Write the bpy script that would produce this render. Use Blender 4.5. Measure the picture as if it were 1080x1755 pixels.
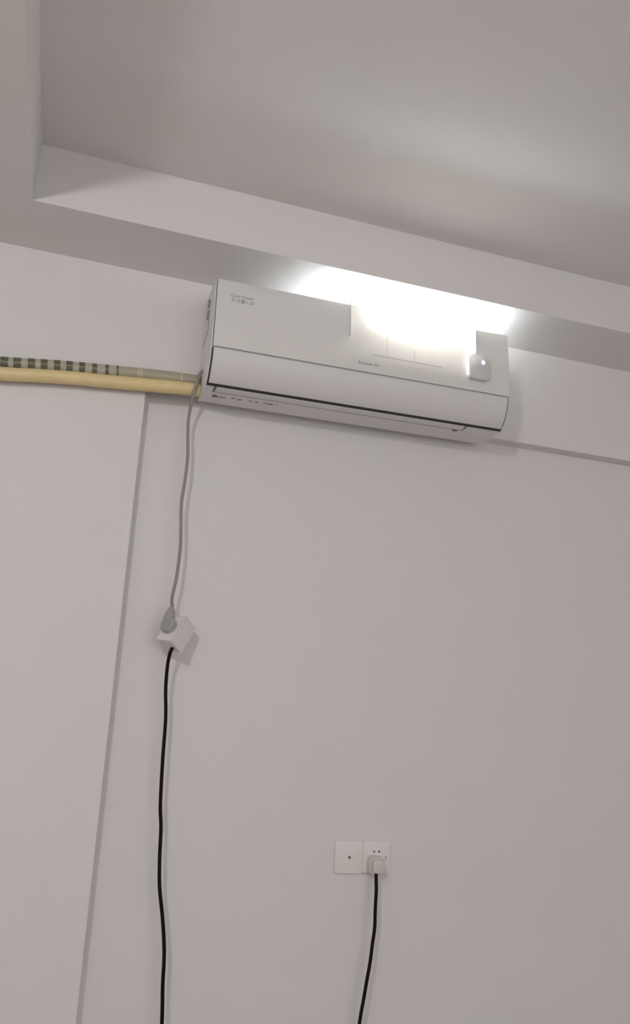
import bpy, bmesh, math, random
from mathutils import Vector, Matrix

for o in list(bpy.data.objects):
    bpy.data.objects.remove(o, do_unlink=True)
scene = bpy.context.scene
C = scene.collection
V = Vector

# ------------------------------------------------------------------ camera
cam_d = bpy.data.cameras.new('camera')
cam = bpy.data.objects.new('camera', cam_d)
C.objects.link(cam)
yaw, pitch, roll, fpx = 0.2985, 0.2792, 0.0440, 1347.66
fw = V((math.sin(yaw)*math.cos(pitch), math.cos(yaw)*math.cos(pitch), math.sin(pitch)))
r0 = V((math.cos(yaw), -math.sin(yaw), 0)); u0 = r0.cross(fw)
rt = r0*math.cos(roll) + u0*math.sin(roll); up = -r0*math.sin(roll) + u0*math.cos(roll)
cam.matrix_world = Matrix(((rt.x, up.x, -fw.x, -0.7512), (rt.y, up.y, -fw.y, -2.292), (rt.z, up.z, -fw.z, 1.40), (0, 0, 0, 1)))
cam_d.sensor_fit = 'VERTICAL'; cam_d.sensor_height = 36.0
cam_d.lens = fpx/1755.0*36.0
cam_d.clip_start = 0.02
scene.camera = cam

# ------------------------------------------------------------------ world, added window fill, exposure
world = bpy.data.worlds.new('overcast_world'); scene.world = world
world.use_nodes = True
world.node_tree.nodes['Background'].inputs[0].default_value = (0.86, 0.90, 0.95, 1)
world.node_tree.nodes['Background'].inputs[1].default_value = 0.15
GLOBE_STRENGTH = 205.0
LED_STRENGTH = 88.0
al = bpy.data.lights.new('window_fill', 'AREA'); al.shape = 'RECTANGLE'; al.size = 2.8; al.size_y = 1.9  # area light added outside the unseen window as soft frontal fill
al.energy = 33.0; al.color = (1.0, 0.965, 0.955)
alo = bpy.data.objects.new('window_fill', al); C.objects.link(alo)
alo.location = (0.9, -5.36, 1.55); alo.rotation_euler = (math.radians(90), 0, 0)
scene.view_settings.view_transform = 'Standard'
scene.view_settings.look = 'None'
scene.view_settings.exposure = 0.58
scene.view_settings.gamma = 1.0
scene.view_settings.use_curve_mapping = False

# ------------------------------------------------------------------ materials
def mat(name, col, rough=0.5, spec=0.5, noise=0.0, nscale=6.0, bump=0.0, bscale=200.0, emit=None, estr=0.0, coat=0.0):
    m = bpy.data.materials.new(name); m.use_nodes = True
    nt = m.node_tree; b = nt.nodes['Principled BSDF']
    b.inputs['Base Color'].default_value = (*col, 1)
    b.inputs['Roughness'].default_value = rough
    b.inputs['Specular IOR Level'].default_value = spec
    b.inputs['Coat Weight'].default_value = coat
    tc = nt.nodes.new('ShaderNodeTexCoord')
    if noise > 0:
        n = nt.nodes.new('ShaderNodeTexNoise'); n.inputs['Scale'].default_value = nscale; n.inputs['Detail'].default_value = 4
        nt.links.new(tc.outputs['Object'], n.inputs['Vector'])
        mx = nt.nodes.new('ShaderNodeMix'); mx.data_type = 'RGBA'
        mx.inputs[6].default_value = (*[c*(1-noise) for c in col], 1)
        mx.inputs[7].default_value = (*[min(1, c*(1+noise)) for c in col], 1)
        nt.links.new(n.outputs['Fac'], mx.inputs[0]); nt.links.new(mx.outputs[2], b.inputs['Base Color'])
    if bump > 0:
        n2 = nt.nodes.new('ShaderNodeTexNoise'); n2.inputs['Scale'].default_value = bscale
        nt.links.new(tc.outputs['Object'], n2.inputs['Vector'])
        bp = nt.nodes.new('ShaderNodeBump'); bp.inputs['Strength'].default_value = bump; bp.inputs['Distance'].default_value = 0.002
        nt.links.new(n2.outputs['Fac'], bp.inputs['Height']); nt.links.new(bp.outputs['Normal'], b.inputs['Normal'])
    if emit:
        b.inputs['Emission Color'].default_value = (*emit, 1); b.inputs['Emission Strength'].default_value = estr
    return m

def wall_mat(name, col, tint):
    """matte emulsion paint: faint warm/cool mottling plus roller texture"""
    m = mat(name, col, 0.85, 0.25, bump=0.05, bscale=120)
    nt = m.node_tree; b = nt.nodes['Principled BSDF']
    tc = nt.nodes['Texture Coordinate']
    n = nt.nodes.new('ShaderNodeTexNoise'); n.inputs['Scale'].default_value = 2.6; n.inputs['Detail'].default_value = 3
    nt.links.new(tc.outputs['Object'], n.inputs['Vector'])
    rp = nt.nodes.new('ShaderNodeValToRGB')
    rp.color_ramp.elements[0].position = 0.32; rp.color_ramp.elements[1].position = 0.68
    rp.color_ramp.elements[0].color = (col[0]*(1-tint*.3), col[1]*(1+tint*.6), col[2]*(1+tint), 1)
    rp.color_ramp.elements[1].color = (col[0]*(1+tint*.6), col[1]*(1-tint*.4), col[2]*(1-tint*.4), 1)
    nt.links.new(n.outputs['Fac'], rp.inputs['Fac']); nt.links.new(rp.outputs['Color'], b.inputs['Base Color'])
    return m

M = dict(
    wall=wall_mat('wall_paint', (0.765, 0.748, 0.746), 0.012),
    ceil=wall_mat('ceiling_paint', (0.77, 0.75, 0.742), 0.012),
    floor=mat('floor_tile', (0.44, 0.40, 0.36), 0.35, noise=0.08, nscale=3),
    acbody=mat('ac_body_plastic', (0.76, 0.75, 0.755), 0.45, noise=0.01),
    acpanel=mat('ac_panel_plastic', (0.75, 0.74, 0.725), 0.32, noise=0.01),
    acflap=mat('ac_flap_plastic', (0.70, 0.69, 0.71), 0.38, noise=0.01),
    gap=mat('dark_gap', (0.045, 0.04, 0.038), 0.8, noise=0.1),
    seam=mat('grey_gap', (0.16, 0.15, 0.15), 0.8, noise=0.1),
    line=mat('grey_reflection_line', (0.54, 0.53, 0.50), 0.5, noise=0.05),
    print=mat('grey_print', (0.30, 0.28, 0.26), 0.6, noise=0.05),
    printd=mat('brown_print', (0.22, 0.17, 0.15), 0.6, noise=0.1, nscale=80),
    printl=mat('pale_print', (0.45, 0.42, 0.41), 0.6, noise=0.15, nscale=120),
    pod=mat('pod_plastic', (0.66, 0.65, 0.69), 0.4, noise=0.02),
    dot=mat('indicator_glow', (0.9, 0.9, 0.95), 0.4, emit=(0.93, 0.93, 1.0), estr=3.0),
    led=mat('led_glow', (0.9, 0.9, 0.9), 0.5, emit=(1.0, 0.97, 0.86), estr=LED_STRENGTH),
    ledback=mat('cool_led_glow', (0.9, 0.9, 0.9), 0.5, emit=(0.86, 0.97, 1.0), estr=LED_STRENGTH*.30),
    lampshield=mat('glowing_shield', (0.9, 0.9, 0.9), 0.5, emit=(0.97, 1.0, 0.98), estr=2.2),
    lampw=mat('lamp_white', (0.82, 0.82, 0.80), 0.4, noise=0.01),
    pipe=mat('cream_insulation', (0.78, 0.63, 0.33), 0.35, noise=0.12, nscale=25, bump=0.25, bscale=60),
    tape=mat('grey_green_tape', (0.43, 0.42, 0.33), 0.5, noise=0.16, nscale=90, bump=0.2, bscale=90),
    film=mat('beige_film_wrap', (0.42, 0.39, 0.28), 0.35, noise=0.12, nscale=30, bump=0.25, bscale=50),
    band=mat('dark_green_band', (0.12, 0.115, 0.075), 0.55, noise=0.25, nscale=120),
    tie=mat('pale_tie', (0.62, 0.55, 0.38), 0.4, noise=0.05),
    gcord=mat('grey_cord', (0.29, 0.285, 0.27), 0.5, noise=0.05),
    gplug=mat('grey_plug', (0.40, 0.39, 0.375), 0.45, noise=0.06, nscale=60),
    bcord=mat('black_cord', (0.006, 0.005, 0.005), 0.6, spec=0.15, noise=0.1),
    white=mat('white_plastic', (0.80, 0.775, 0.765), 0.4, noise=0.01),
    plate=mat('plate_plastic', (0.80, 0.775, 0.76), 0.4, noise=0.01),
    plugw=mat('grey_white_plug', (0.66, 0.625, 0.60), 0.45, noise=0.03),
    globe=mat('globe_glow', (0.9, 0.9, 0.9), 0.5, emit=(1.0, 0.97, 0.95), estr=GLOBE_STRENGTH),
    metal=mat('brushed_metal', (0.5, 0.5, 0.5), 0.35, noise=0.04),
)
gl = bpy.data.materials.new('window_glass'); gl.use_nodes = True
_nt = gl.node_tree; _b = _nt.nodes['Principled BSDF']; _b.inputs['Roughness'].default_value = 0.02
_tr = _nt.nodes.new('ShaderNodeBsdfTransparent'); _mx = _nt.nodes.new('ShaderNodeMixShader'); _mx.inputs[0].default_value = 0.08
_nt.links.new(_tr.outputs[0], _mx.inputs[1]); _nt.links.new(_b.outputs[0], _mx.inputs[2])
_nt.links.new(_mx.outputs[0], _nt.nodes['Material Output'].inputs[0])
M['glass'] = gl

# ------------------------------------------------------------------ helpers
def obj(name, bm, m, parent=None, smooth=False, loc=None):
    me = bpy.data.meshes.new(name)
    bmesh.ops.recalc_face_normals(bm, faces=bm.faces)
    bm.to_mesh(me); bm.free()
    me.materials.append(M[m] if isinstance(m, str) else m)
    if smooth:
        for p in me.polygons: p.use_smooth = True
        try: me.set_sharp_from_angle(angle=math.radians(38))
        except Exception: pass
    o = bpy.data.objects.new(name, me); C.objects.link(o)
    if parent: o.parent = parent
    if loc: o.location = loc
    return o

def thing(name, label, cat, loc=(0, 0, 0), group=None):
    o = bpy.data.objects.new(name, None); C.objects.link(o)
    o.empty_display_size = 0.05
    o.location = loc; o['label'] = label; o['category'] = cat
    if group: o['group'] = group
    return o

def struct(name, bm, m, label):
    o = obj(name, bm, m); o['kind'] = 'structure'; o['label'] = label; o['category'] = name.split('_')[0]
    return o

def box(bm, x0, x1, y0, y1, z0, z1, bev=0.0, seg=2):
    r = bmesh.ops.create_cube(bm, size=1.0)
    vs = r['verts']
    for v in vs:
        v.co = V((x0 if v.co.x < 0 else x1, y0 if v.co.y < 0 else y1, z0 if v.co.z < 0 else z1))
    if bev > 0:
        es = list({e for v in vs for e in v.link_edges})
        bmesh.ops.bevel(bm, geom=es, offset=bev, segments=seg, profile=0.5, affect='EDGES')
    return bm

def B(*a, **k): return box(bmesh.new(), *a, **k)

def extrude_x(bm, prof, x0, x1):
    """closed (y,z) profile swept along x"""
    a = [bm.verts.new((x0, y, z)) for y, z in prof]; b = [bm.verts.new((x1, y, z)) for y, z in prof]
    n = len(prof)
    for i in range(n):
        bm.faces.new((a[i], a[(i+1) % n], b[(i+1) % n], b[i]))
    bm.faces.new(a); bm.faces.new(b[::-1])
    return bm

def catmull(pts, sub=8):
    P = [V(p) for p in pts]; out = []
    for i in range(len(P)-1):
        p0 = P[max(i-1, 0)]; p1 = P[i]; p2 = P[i+1]; p3 = P[min(i+2, len(P)-1)]
        for k in range(sub):
            t = k/sub
            out.append(0.5*((2*p1) + (p2-p0)*t + (2*p0-5*p1+4*p2-p3)*t*t + (3*p1-p0-3*p2+p3)*t**3))
    out.append(P[-1]); return out

def tube(bm, path, rad, n=12, cap=True):
    """tube along path; rad may be a number or a list"""
    rs = rad if isinstance(rad, (list, tuple)) else [rad]*len(path)
    t0 = (path[1]-path[0]).normalized()
    ref = V((0, 1, 0)) if abs(t0.y) < 0.9 else V((1, 0, 0))
    nrm = t0.cross(ref).normalized(); rings = []
    for i, p in enumerate(path):
        t = (path[min(i+1, len(path)-1)] - path[max(i-1, 0)]).normalized()
        nrm = (nrm - t*nrm.dot(t)).normalized(); bi = t.cross(nrm)
        rings.append([bm.verts.new(p + (nrm*math.cos(2*math.pi*k/n) + bi*math.sin(2*math.pi*k/n))*rs[i]) for k in range(n)])
    for a, b in zip(rings, rings[1:]):
        for k in range(n):
            bm.faces.new((a[k], a[(k+1) % n], b[(k+1) % n], b[k]))
    if cap:
        bm.faces.new(rings[0][::-1]); bm.faces.new(rings[-1])
    return bm

def prism(bm, pts2, o, ex, ey, n, h, bev=0.0):
    """2-D outline in the frame (o, ex, ey), pushed h along n"""
    a = [bm.verts.new(o + ex*x + ey*y) for x, y in pts2]; b = [bm.verts.new(o + ex*x + ey*y + n*h) for x, y in pts2]
    k = len(pts2)
    fs = [bm.faces.new((a[i], a[(i+1) % k], b[(i+1) % k], b[i])) for i in range(k)]
    bm.faces.new(a[::-1]); top = bm.faces.new(b)
    if bev > 0:
        bmesh.ops.bevel(bm, geom=list(top.edges), offset=bev, segments=3, profile=0.5, affect='EDGES')
    return bm

def rrect(w, h, r, n=6):
    out = []
    for cx, cy, a0 in ((w/2-r, h/2-r, 0), (-w/2+r, h/2-r, 90), (-w/2+r, -h/2+r, 180), (w/2-r, -h/2+r, 270)):
        for k in range(n+1):
            a = math.radians(a0 + 90*k/n); out.append((cx + r*math.cos(a), cy + r*math.sin(a)))
    return out

def circ(r, n=20): return [(r*math.cos(2*math.pi*k/n), r*math.sin(2*math.pi*k/n)) for k in range(n)]

EX, EZ, NY = V((1, 0, 0)), V((0, 0, 1)), V((0, -1, 0))

def text_part(name, body, width, x, y, z, m, parent, depth=0.0003):
    """flat lettering standing on a surface that faces -y; (x, z) = lower left corner"""
    cu = bpy.data.curves.new(name, 'FONT'); cu.body = body; cu.size = 1.0; cu.extrude = 0.02
    tmp = bpy.data.objects.new(name + '_tmp', cu); C.objects.link(tmp)
    bpy.context.view_layer.update()
    me = bpy.data.meshes.new_from_object(tmp.evaluated_get(bpy.context.evaluated_depsgraph_get()))
    bpy.data.objects.remove(tmp, do_unlink=True)
    x0 = min(v.co.x for v in me.vertices); x1 = max(v.co.x for v in me.vertices); y0 = min(v.co.y for v in me.vertices)
    s = width/(x1-x0)
    for v in me.vertices:
        v.co = V(((v.co.x-x0)*s, -v.co.z*depth/0.02, (v.co.y-y0)*s))
    me.materials.clear(); me.materials.append(M[m])
    o = bpy.data.objects.new(name, me); C.objects.link(o); o.parent = parent; o.location = (x, y, z)
    return o

# ------------------------------------------------------------------ the setting
X0, X1, Y0 = -3.2, 2.8, -5.2          # room limits
YW = 0.048                            # recessed wall face; the raised part stands at y = 0
ZS, ZC, SD = 2.8118, 2.9995, 0.2471   # soffit underside, upper ceiling, soffit depth
ZL, XL, XA = 2.4423, -0.6085, -0.9875 # lower edge of raised part, its right edge on the left, left soffit edge

struct('floor', B(X0-.2, X1+.2, Y0-.2, YW+.2, -0.1, 0), 'floor', 'pale tiled floor of the room')
ce = struct('ceiling', B(X0-.2, X1+.2, Y0-.2, YW+.2, ZC, ZC+.1), 'ceil', 'flat white painted ceiling inside the dropped border')
obj('dropped_border', B(X0-.2, X1+.2, -SD, YW+.2, ZS, ZC), 'ceil', ce)
obj('dropped_border', B(X0-.2, XA, Y0-.2, -SD, ZS, ZC), 'ceil', ce)
obj('dropped_border', B(2.3, X1+.2, Y0-.2, -SD, ZS, ZC), 'ceil', ce)
obj('dropped_border', B(XA, 2.3, Y0-.2, -4.8, ZS, ZC), 'ceil', ce)
wb = struct('wall_back', B(X0-.2, X1+.2, YW, YW+.2, 0, ZS), 'wall', 'white painted wall with a shallow recessed panel')
bm = bmesh.new()                       # raised L-shaped part: left strip + band along the top
prism(bm, [(X0-.2, 0), (XL, 0), (XL, ZL), (X1+.2, ZL), (X1+.2, ZS), (X0-.2, ZS)], V((0, YW, 0)), EX, EZ, NY, YW)
obj('raised_section', bm, 'wall', wb)
struct('wall_left', B(X0-.2, X0, Y0-.2, 0, 0, ZS), 'wall', 'white painted side wall on the left')
struct('wall_right', B(X1, X1+.2, Y0-.2, 0, 0, ZS), 'wall', 'white painted side wall on the right')
bm = bmesh.new()                       # unseen far wall behind the camera, window added to let fill light in
box(bm, X0, -.5, Y0-.2, Y0, 0, ZS); box(bm, 2.3, X1, Y0-.2, Y0, 0, ZS)
box(bm, -.5, 2.3, Y0-.2, Y0, 0, 0.6); box(bm, -.5, 2.3, Y0-.2, Y0, 2.5, ZS)
struct('wall_front', bm, 'wall', 'white painted wall with an opening for the added window')
bm = bmesh.new()
for a in ((-.5, -.44), (2.24, 2.30), (0.87, 0.93)): box(bm, a[0], a[1], Y0-.12, Y0-.06, 0.6, 2.5)
for a in ((0.6, 0.66), (2.44, 2.5)): box(bm, -.44, 2.24, Y0-.12, Y0-.06, a[0], a[1])
w1 = struct('added_window_1', bm, 'lampw', 'unseen white framed two-pane window added for fill light')
for a in ((-.44, 0.87), (0.93, 2.24)): obj('added_pane', B(a[0], a[1], Y0-.092, Y0-.088, 0.66, 2.44), 'glass', w1)

# ------------------------------------------------------------------ air conditioner
TILT = 0.0118
AO = V((0.0535, 0.0, 2.393))
ac = thing('air_conditioner', 'white wall-mounted split air conditioner under the ceiling border', 'air conditioner', AO)
ac.rotation_euler = (0, -TILT, 0)
def loc(x, z):                         # world (x, z) -> tilted unit's own (x, z)
    dx, dz = x-AO.x, z-AO.z
    return dx*math.cos(TILT) + dz*math.sin(TILT), dz*math.cos(TILT) - dx*math.sin(TILT)

fl = [(-.1945, .1055), (-.1905, .090), (-.1838, .072), (-.1745, .052), (-.163, .034), (-.153, .0225), (-.142, .0145)]   # flap face, top to bottom
pn = [(-.2005, .3275), (-.2005, .240), (-.2005, .190), (-.2003, .165), (-.1993, .142), (-.1975, .126), (-.1955, .1105)]  # panel face, top to bottom
def ypan(z):                           # y of the panel face at height z
    for (ya, za), (yb, zb) in zip(pn, pn[1:]):
        if zb <= z <= za: return ya + (yb-ya)*(z-za)/(zb-za)
    return pn[0][0] if z > pn[0][1] else pn[-1][0]
def under(bm):                         # lift flat pieces onto the underside
    for v in bm.verts: v.co.z += .0096
    return bm
def offs(c, d):
    out = []
    for i, (y, z) in enumerate(c):
        a = c[max(i-1, 0)]; b = c[min(i+1, len(c)-1)]
        t = V((b[0]-a[0], b[1]-a[1])).normalized()
        out.append((y - t.y*d, z + t.x*d))
    return out
inn = lambda d: offs(fl, d)
# body
f7 = inn(0.0065)
p7 = offs(pn, 0.0065)
prof = [(0, .0120), (-.118, .0115)] + f7[::-1] + p7[::-1] + [(-.185, .338), (-.165, .345), (0, .345)]
bm = extrude_x(bmesh.new(), prof, -.5, .5)
es = [e for e in bm.edges if all(abs(abs(v.co.x)-.5) < 1e-5 for v in e.verts) and any(v.co.y < -.01 for v in e.verts) and e.verts[0].co.x*e.verts[1].co.x > 0]
bmesh.ops.bevel(bm, geom=es, offset=0.003, segments=3, profile=0.5, affect='EDGES')
obj('body', bm, 'acbody', ac, smooth=True)
# shadow gaps behind the front panel and the flap
q0, q1 = offs(pn, .0045), offs(pn, .012)
obj('panel_gap', extrude_x(bmesh.new(), [(-.1950, .3315)] + q0 + q1[::-1], -.4965, .4965), 'seam', ac, smooth=True)
g0, g1 = inn(0.0042), inn(0.012)
gp = [(g0[0][0], .108)] + g0 + [(-.1335, .0118), (-.1290, .0112), (-.1290, .022)] + g1[::-1] + [(g1[0][0], .108)]
obj('air_outlet', extrude_x(bmesh.new(), gp, -.4963, .4963), 'gap', ac, smooth=True)
# front panel
p6 = offs(pn, .0060)
panel = obj('front_panel', extrude_x(bmesh.new(), [(-.1945, .334), (-.1985, .332)] + pn + p6[::-1], -.4945, .4945), 'acpanel', ac, smooth=True)
# curved flap
fi = inn(0.009)
flap = obj('air_flap', extrude_x(bmesh.new(), fl + fi[::-1], -.4915, .4915), 'acflap', ac, smooth=True)
# underside: vane plate with a thin slot around it
obj('outlet_slot', under(B(-.471, .375, -.127, -.090, .0004, .006)), 'seam', ac)
bm = bmesh.new()
prism(bm, [(-.463, -.1275), (.366, -.1275), (.3695, -.096), (-.466, -.096)], V((0, 0, .006)), EX, V((0, 1, 0)), V((0, 0, -1)), .0068)
obj('lower_vane', under(bm), 'acbody', ac)
# printed notes on the underside
for (a, b, y0, y1, m) in ((-.466, -.450, -.102, -.086, 'printd'), (-.450, -.424, -.098, -.086, 'printl'), (-.406, -.392, -.104, -.092, 'printl'),
                          (-.386, -.374, -.100, -.090, 'print'), (-.352, -.338, -.102, -.094, 'printl'), (-.330, -.320, -.100, -.092, 'print'),
                          (-.304, -.292, -.104, -.096, 'printl'), (-.290, -.272, -.102, -.092, 'print'), (-.265, -.260, -.103, -.096, 'printl')):
    obj('printed_note', under(B(a, b, y0+.036, y1+.036, .0012, .0028)), m, ac)
bm = bmesh.new(); prism(bm, [(.010*math.cos(t*math.pi/10), .006*math.sin(t*math.pi/10)) for t in range(20)], V((.352, -.082, .003)), EX, V((0, 1, 0)), V((0, 0, -1)), .0022)
obj('receiver_window', under(bm), 'printd', ac)
# sticker marks on the left end
for (y0, z0, y1, z1, w) in ((-.100, .314, -.085, .290, .055), (-.095, .280, -.080, .252, .060), (-.110, .238, -.100, .215, .014), (-.120, .206, -.030, .186, .009)):
    d = V((0, y1-y0, z1-z0)); L = d.length; d.normalize(); n = V((1, 0, 0)); e = d.cross(n)
    bm = prism(bmesh.new(), [(0, -w/2), (L, -w/2), (L, w/2), (0, w/2)], V((-.4995, y0, z0)), d, e, V((-1, 0, 0)), .001)
    obj('side_mark', bm, 'print', ac)
# lettering on the front panel
for body, xa, xb, z in (('Cool Power', -.403, -.330, 2.6660), ('大冷霸1.5P', -.4015, -.330, 2.6485), ('Business Air', .0135, .0839, 2.5255)):
    x, zz = loc(xa, z)
    o = text_part('lettering', body, xb-xa, x, 0, zz, 'print', ac)
    for v in o.data.vertices: v.co.y += ypan(zz+v.co.z)-.0001
# tile reflection on the panel, drawn as fine grey lines
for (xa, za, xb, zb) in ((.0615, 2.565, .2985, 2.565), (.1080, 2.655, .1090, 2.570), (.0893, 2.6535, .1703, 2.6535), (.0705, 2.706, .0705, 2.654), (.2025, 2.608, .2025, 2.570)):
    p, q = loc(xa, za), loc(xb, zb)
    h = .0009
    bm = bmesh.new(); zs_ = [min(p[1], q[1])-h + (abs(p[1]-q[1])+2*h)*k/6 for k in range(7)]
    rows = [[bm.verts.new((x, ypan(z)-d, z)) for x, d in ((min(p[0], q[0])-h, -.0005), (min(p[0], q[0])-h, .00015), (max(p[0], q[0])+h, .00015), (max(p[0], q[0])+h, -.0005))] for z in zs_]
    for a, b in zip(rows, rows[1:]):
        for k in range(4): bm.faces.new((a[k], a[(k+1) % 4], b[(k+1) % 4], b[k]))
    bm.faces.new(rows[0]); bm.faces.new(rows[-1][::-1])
    obj('reflection_line', bm, 'line', panel)
# rounded sensor pod with a white indicator
x, z = loc(.4265, 2.584)
bm = prism(bmesh.new(), rrect(.075, .086, .017), V((x, -.187, z)), EX, EZ, NY, .031, bev=.003)
pod = obj('sensor_pod', bm, 'pod', ac, smooth=True); pod['label'] = 'grey rounded-square pod with a glowing white dot'
x, z = loc(.4402, 2.6021)
bm = prism(bmesh.new(), [(a*.85, b*1.1) for a, b in circ(.0062)], V((x, -.2175, z)), EX, EZ, NY, .0012)
obj('indicator_light', bm, 'dot', pod)

# ------------------------------------------------------------------ LED light bar on top of the unit
LX, LZ = .228, 2.7430
lb = thing('led_light_bar', 'glaring white LED light bar on top of the air conditioner', 'lamp', (LX, -.2140, LZ))
lb.rotation_euler = (0, -TILT, 0)
hw = .157
obj('housing', B(-hw-.01, hw+.01, .0070, .052, -.0015, .0035, bev=.001), 'lampw', lb)
obj('led_tube', tube(bmesh.new(), [V((-hw + 2*hw*k/12, 0, 0.004)) for k in range(13)], .0075, 14), 'led', lb, smooth=True)
obj('rear_led_tube', tube(bmesh.new(), [V((-.308 + .605*k/16, .0840, 0.0085)) for k in range(17)], .0075, 14), 'ledback', lb, smooth=True)
obj('rear_channel', B(-.313, .317, .0525, .0955, -.0012, .0009, bev=.0003), 'lampw', lb)
for s in (-1, 1):
    bm = prism(bmesh.new(), circ(.0080, 16), V((s*hw, 0, .004)), V((0, 1, 0)), EZ, V((s, 0, 0)), .008)
    obj('end_cap', bm, 'lampw', lb, smooth=True)
obj('glow_shield', B(-hw-.004, hw+.004, -.0135, -.0115, -.010, .0395, bev=.0006), 'lampshield', lb)  # glowing lip added to keep tube light off the upper ceiling
for xw, zt in ((-.0215, 2.612), (.4175, 2.636)):       # thin fins added to cut the glow off on either side of the panel
    xx = xw - LX
    sgn = -1 if xx < 0 else 1
    bm = bmesh.new(); z0 = zt-LZ
    box(bm, xx-.0006, xx+.0006, .003, .0150, z0, .004)
    box(bm, xx-.0006, xx+.0006, .0130, .030, -.0015, .004)
    box(bm, min(xx, sgn*(hw+.005)), max(xx, sgn*(hw+.005)), .026, .030, -.0010, .002)
    obj('cutoff_fin', bm, 'lampw', lb)

# ------------------------------------------------------------------ refrigerant pipe run
pr = thing('refrigerant_pipe', 'cream insulated pipe bundle with dark checked tape running into the air conditioner', 'pipe', (-.45, -.03, 2.42))
off = V((-.45, -.03, 2.42))
low = [(-3.19, -.03, 2.28), (-1.7, -.03, 2.318), (-1.25, -.03, 2.352), (-1.0235, -.03, 2.370), (-.9295, -.03, 2.382), (-.8321, -.03, 2.3925), (-.7322, -.03, 2.4005), (-.612, -.03, 2.4107), (-.5061, -.03, 2.419), (-.458, -.03, 2.4217), (-.448, -.03, 2.4222)]
upp = [(-3.19, -.022, 2.316), (-1.7, -.022, 2.354), (-1.25, -.022, 2.388), (-1.0293, -.022, 2.4055), (-.9343, -.022, 2.4170), (-.8365, -.022, 2.4280), (-.7357, -.022, 2.4365), (-.6149, -.022, 2.4475), (-.508, -.022, 2.4535), (-.46, -.022, 2.4545), (-.448, -.022, 2.4547)]
lp = [p-off for p in catmull(low, 8)]; upth = [p-off for p in catmull(upp, 8)]
obj('insulated_tube', tube(bmesh.new(), lp, .0205, 16), 'pipe', pr, smooth=True)
XT = -.692
def seg(path, xa, xb):
    """portion of path between world x limits"""
    a, b = xa-off.x, xb-off.x; out = []
    def at(x):
        for p, q in zip(path, path[1:]):
            if p.x <= x <= q.x:
                t = (x-p.x)/(q.x-p.x); return p.lerp(q, t)
    out.append(at(a)); out += [p for p in path if a+.001 < p.x < b-.001]; out.append(at(b)); return out
obj('taped_tube', tube(bmesh.new(), seg(upth, -3.18, XT), .0195, 16), 'tape', pr, smooth=True)
obj('film_wrapped_tube', tube(bmesh.new(), seg(upth, XT, -.449), .0192, 16), 'film', pr, smooth=True)
bx = [(-1.1225, .021), (-1.087, .021), (-1.052, .021), (-1.0168, .021), (-.9819, .021), (-.9435, .020), (-.9085, .019), (-.8725, .018), (-.8379, .018), (-.8023, .017), (-.7665, .014), (-.7304, .010), (-.6998, .006)]
for cx, w in bx:
    p, q = seg(upth, cx-w/2, cx+w/2)[0], seg(upth, cx-w/2, cx+w/2)[-1]
    t = (q-p).normalized(); nrm = V((0, -1, 0)); nrm = (nrm - t*nrm.dot(t)).normalized(); bi = nrm.cross(t)
    bm = bmesh.new()
    for a0, a1 in ((-75, -8), (-2, 62)):                 # two rows of checks per band
        n = 7
        ring = lambda c, r: [bm.verts.new(c + (nrm*math.cos(math.radians(a0+(a1-a0)*k/n)) + bi*math.sin(math.radians(a0+(a1-a0)*k/n)))*r) for k in range(n+1)]
        A, Bq, A2, B2 = ring(p, .0201), ring(q, .0201), ring(p, .0185), ring(q, .0185)
        for k in range(n):
            bm.faces.new((A[k], A[k+1], Bq[k+1], Bq[k])); bm.faces.new((A2[k], A2[k+1], B2[k+1], B2[k]))
            bm.faces.new((A[k], A[k+1], A2[k+1], A2[k])); bm.faces.new((Bq[k], Bq[k+1], B2[k+1], B2[k]))
        bm.faces.new((A[0], Bq[0], B2[0], A2[0])); bm.faces.new((A[n], Bq[n], B2[n], A2[n]))
    obj('tape_band', bm, 'band', pr, smooth=True)
for cx in (-.6376, -.629, -.508):
    s = seg(upth, cx-.0025, cx+.0025)
    obj('tie', tube(bmesh.new(), [s[0], s[-1]], .0199, 16), 'tie', pr, smooth=True)

# ------------------------------------------------------------------ extension lead: block, black cord, wall plug
a_, e1_, e2_ = V((.0343, .0199, .0733)), V((-.0387, .0408, .0071)), V((.0324, .0350, -.0247))
la, l1, l2 = a_.length, e1_.length, e2_.length
ua = a_.normalized(); u1 = (e1_ - ua*e1_.dot(ua)).normalized(); u2 = ua.cross(u1)
if u2.dot(e2_) < 0: u2 = -u2
VB = V((-.4663, -.0700, 1.6395))
ext = thing('extension_lead', 'white socket block on a black cord that plugs into the wall outlet', 'extension lead', (-.4777, -.04, 1.626))
eo = V((-.4777, -.04, 1.626))
bm = bmesh.new(); bmesh.ops.create_cube(bm, size=1.0)
for v in bm.verts:
    v.co = VB - eo + ua*la*(v.co.x+.5) + u1*l1*(v.co.y+.5) + u2*l2*(v.co.z+.5)
bmesh.ops.bevel(bm, geom=list(bm.edges), offset=.003, segments=3, profile=0.5, affect='EDGES')
block = obj('socket_block', bm, 'white', ext, smooth=True)
bm = bmesh.new()                                          # slots on the right-hand face
for s, t, w, h in ((.30, .5, .004, .010), (.62, .35, .003, .009), (.62, .65, .003, .009)):
    fc = VB - eo + ua*la*s + u2*l2*t
    prism(bm, [(-w/2, -h/2), (w/2, -h/2), (w/2, h/2), (-w/2, h/2)], fc + u1*.0005, u2, ua, -u1, .0006)
obj('socket_slots', bm, 'white', block)
bc = VB + u1*l1*.36 + u2*l2*.66
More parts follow.
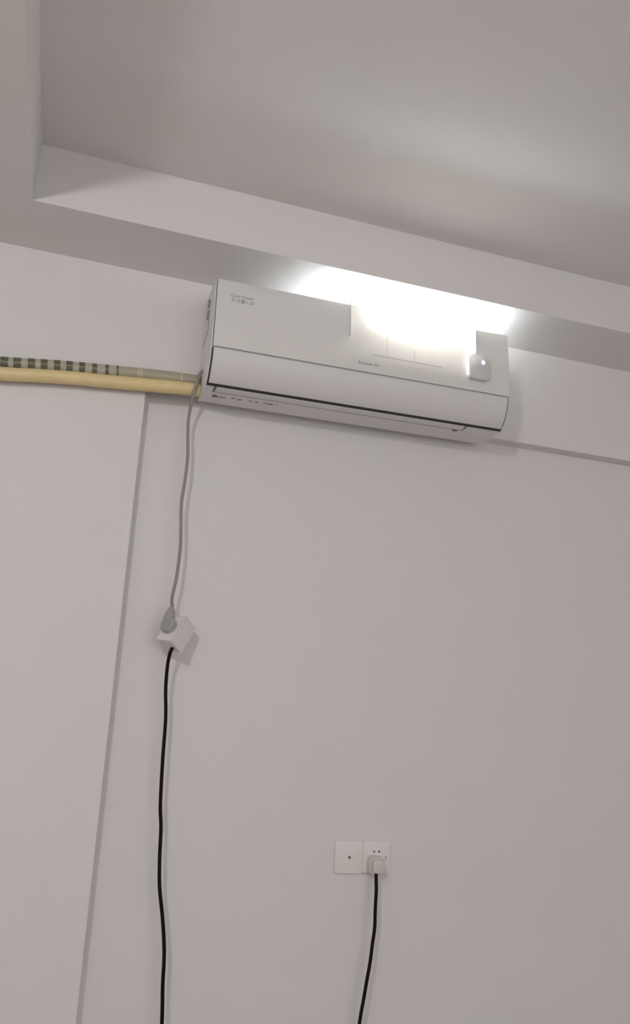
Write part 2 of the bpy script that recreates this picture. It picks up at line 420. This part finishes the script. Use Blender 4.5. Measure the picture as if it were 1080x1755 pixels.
run = [bc + ua*.004, bc - ua*.014, V((-.4674, -.024, 1.5761)), V((-.4654, -.016, 1.5132)), V((-.4572, -.010, 1.4326)), V((-.4551, -.01, 1.3257)), V((-.4502, -.01, 1.2081)),
       V((-.4433, -.01, 1.1521)), V((-.4391, -.01, 1.0709)), V((-.4325, -.01, 1.0025)), V((-.4169, -.01, .9239)), V((-.4058, -.01, .8468)), V((-.4024, -.01, .7713)), V((-.3962, -.01, .6841)),
       V((-.385, -.012, .45)), V((-.378, -.02, .2)), V((-.36, -.04, .05)), V((-.30, -.06, .0065)), V((-.15, -.07, .0065)), V((.0, -.06, .0065)), V((.07, -.03, .04)), V((.10, -.01, .2)), V((.125, 0, .5)),
       V((.146, 0, .6548)), V((.1566, 0, .7123)), V((.1649, 0, .7578)), V((.1734, 0, .8025)), V((.1792, 0, .8479)), V((.1851, 0, .8894)), V((.186, 0, .9376)), V((.1890, .003, .9847)), V((.1905, .009, 1.010)), V((.1915, .012, 1.033))]
obj('cord', tube(bmesh.new(), [p-eo for p in catmull(run, 7)], .0050, 12), 'bcord', ext, smooth=True)
bm = bmesh.new()                                          # moulded plug in the wall outlet
prism(bm, rrect(.043, .050, .012), V((.1945, .039, 1.0495)) - eo, EX, EZ, NY, .026)
plug = obj('wall_plug', bm, 'plugw', ext, smooth=True)
bm = bmesh.new(); prism(bm, rrect(.033, .036, .008), V((.1945, .0135, 1.0485)) - eo, EX, EZ, NY, .012, bev=.003)
obj('plug_grip', bm, 'plugw', plug, smooth=True)

# ------------------------------------------------------------------ grey power cord of the air conditioner
Fc = VB + ua*la*.547 + u1*l1*.62
nn = -u2
dn = (ua*.76*la + u1*.43*l1).normalized(); sd = nn.cross(dn)
po = Fc.copy()
ne = po + dn*.055 + nn*.010
gpts = [(-.4465, -.060, 2.4760), (-.4570, -.062, 2.4600), (-.4640, -.060, 2.4200), (-.4690, -.054, 2.3950), (-.4705, -.038, 2.3700), (-.4719, -.015, 2.3145), (-.464, -.015, 2.2032), (-.4658, -.015, 2.1226),
        (-.4700, -.016, 2.056), (-.4650, -.018, 1.9828), (-.4616, -.02, 1.9191), (-.4643, -.02, 1.835), (-.4720, -.02, 1.770), ne + dn*.012, ne]
pc = obj('power_cord', tube(bmesh.new(), [V(p)-po for p in catmull(gpts, 8)], .0048, 12), 'gcord', smooth=True)
pc['label'] = 'grey power cord hanging from the left end'
pc.parent = ac; pc.matrix_parent_inverse = (Matrix.Translation(AO) @ Matrix.Rotation(-TILT, 4, 'Y')).inverted(); pc.location = po
out = []
for k in range(25):
    a = math.radians(125 + 290*k/24); out.append((.0225*math.cos(a-math.radians(0)), .0225*math.sin(a)))
out = [(x, y) for x, y in out] + [(.0095, .045), (.0065, .060), (-.0065, .060), (-.0095, .045)]
bm = prism(bmesh.new(), out, nn*.001, sd, dn, nn, .019, bev=.004)
pb = obj('plug', bm, 'gplug', pc, smooth=True)
bm = prism(bmesh.new(), circ(.0125), nn*.0195 - dn*.002, sd, dn, nn, .003, bev=.001)
obj('plug_cap', bm, 'gplug', pc, smooth=True)
bm = bmesh.new(); box(bm, -.003, .003, -.011, .011, 0, .004, bev=.001)
for v in bm.verts: v.co = nn*.0215 + sd*(v.co.x*.8+v.co.y*.6) + dn*(v.co.y*.8-v.co.x*.6) + nn*v.co.z
obj('plug_ridge', bm, 'gplug', pc, smooth=True)
obj('strain_relief', tube(bmesh.new(), [dn*(.050+.004*k) + nn*.010 for k in range(7)], [.0078, .0076, .0073, .007, .0066, .0062, .0058], 12), 'gplug', pc, smooth=True)

# ------------------------------------------------------------------ wall outlets
def plate(name, label, cx, cz):
    t = thing(name, label, 'wall outlet', (cx, YW, cz))
    bm = prism(bmesh.new(), rrect(.0855, .086, .003), V((0, 0, 0)), EX, EZ, NY, .009, bev=.002)
    obj('cover_plate', bm, 'plate', t, smooth=True)
    bm = prism(bmesh.new(), rrect(.068, .070, .002), V((0, -.008, 0)), EX, EZ, NY, .0022, bev=.0008)
    obj('insert', bm, 'plate', t, smooth=True)
    return t
zc = 1.0690
t1 = plate('antenna_outlet', 'square white outlet plate with a single dark round hole', .1594-.0432, zc)
ins = [c for c in t1.children if c.name.startswith('insert')][0]
bm = prism(bmesh.new(), circ(.0058), V((.0, -.010, .0)), EX, EZ, NY, .003, bev=.001); obj('hole_rim', bm, 'plate', ins, smooth=True)
bm = prism(bmesh.new(), circ(.0034), V((.0, -.011, .0)), EX, EZ, NY, .0023); obj('hole', bm, 'gap', ins)
t2 = plate('power_outlet', 'square white power outlet plate holding the black cord plug', .1594+.0432, zc)
ins = [c for c in t2.children if c.name.startswith('insert')][0]
for xx in (-.0085, .0075):
    bm = prism(bmesh.new(), circ(.0028), V((xx, -.0095, .0155)), EX, EZ, NY, .0012); obj('hole', bm, 'gap', ins)
d = V((.55, 0, .83)); e = V((-.83, 0, .55))
bm = prism(bmesh.new(), [(-.0045, -.0012), (.0045, -.0012), (.0045, .0012), (-.0045, .0012)], V((.0285, -.0095, -.001)), d, e, NY, .0012); obj('slot', bm, 'print', ins)

# ------------------------------------------------------------------ globe lamp that lights the room from the left
gx, gy, gz = -1.55, -2.6, 2.51
gp_ = thing('globe_lamp', 'frosted globe pendant lamp hanging from the ceiling border', 'lamp', (gx, gy, ZS))
bm = bmesh.new(); bmesh.ops.create_uvsphere(bm, u_segments=24, v_segments=16, radius=.065)
for v in bm.verts: v.co.z += gz-ZS
obj('globe', bm, 'globe', gp_, smooth=True)
obj('rod', tube(bmesh.new(), [V((0, 0, -.001)), V((0, 0, -.1)), V((0, 0, gz-ZS+.07))], .006, 10), 'metal', gp_, smooth=True)
bm = prism(bmesh.new(), circ(.05, 24), V((0, 0, 0)), EX, V((0, 1, 0)), V((0, 0, -1)), .02); obj('canopy', bm, 'metal', gp_, smooth=True)
bm = prism(bmesh.new(), circ(.035, 24), V((0, 0, gz-ZS+.09)), EX, V((0, 1, 0)), V((0, 0, -1)), .035); obj('socket', bm, 'metal', gp_, smooth=True)
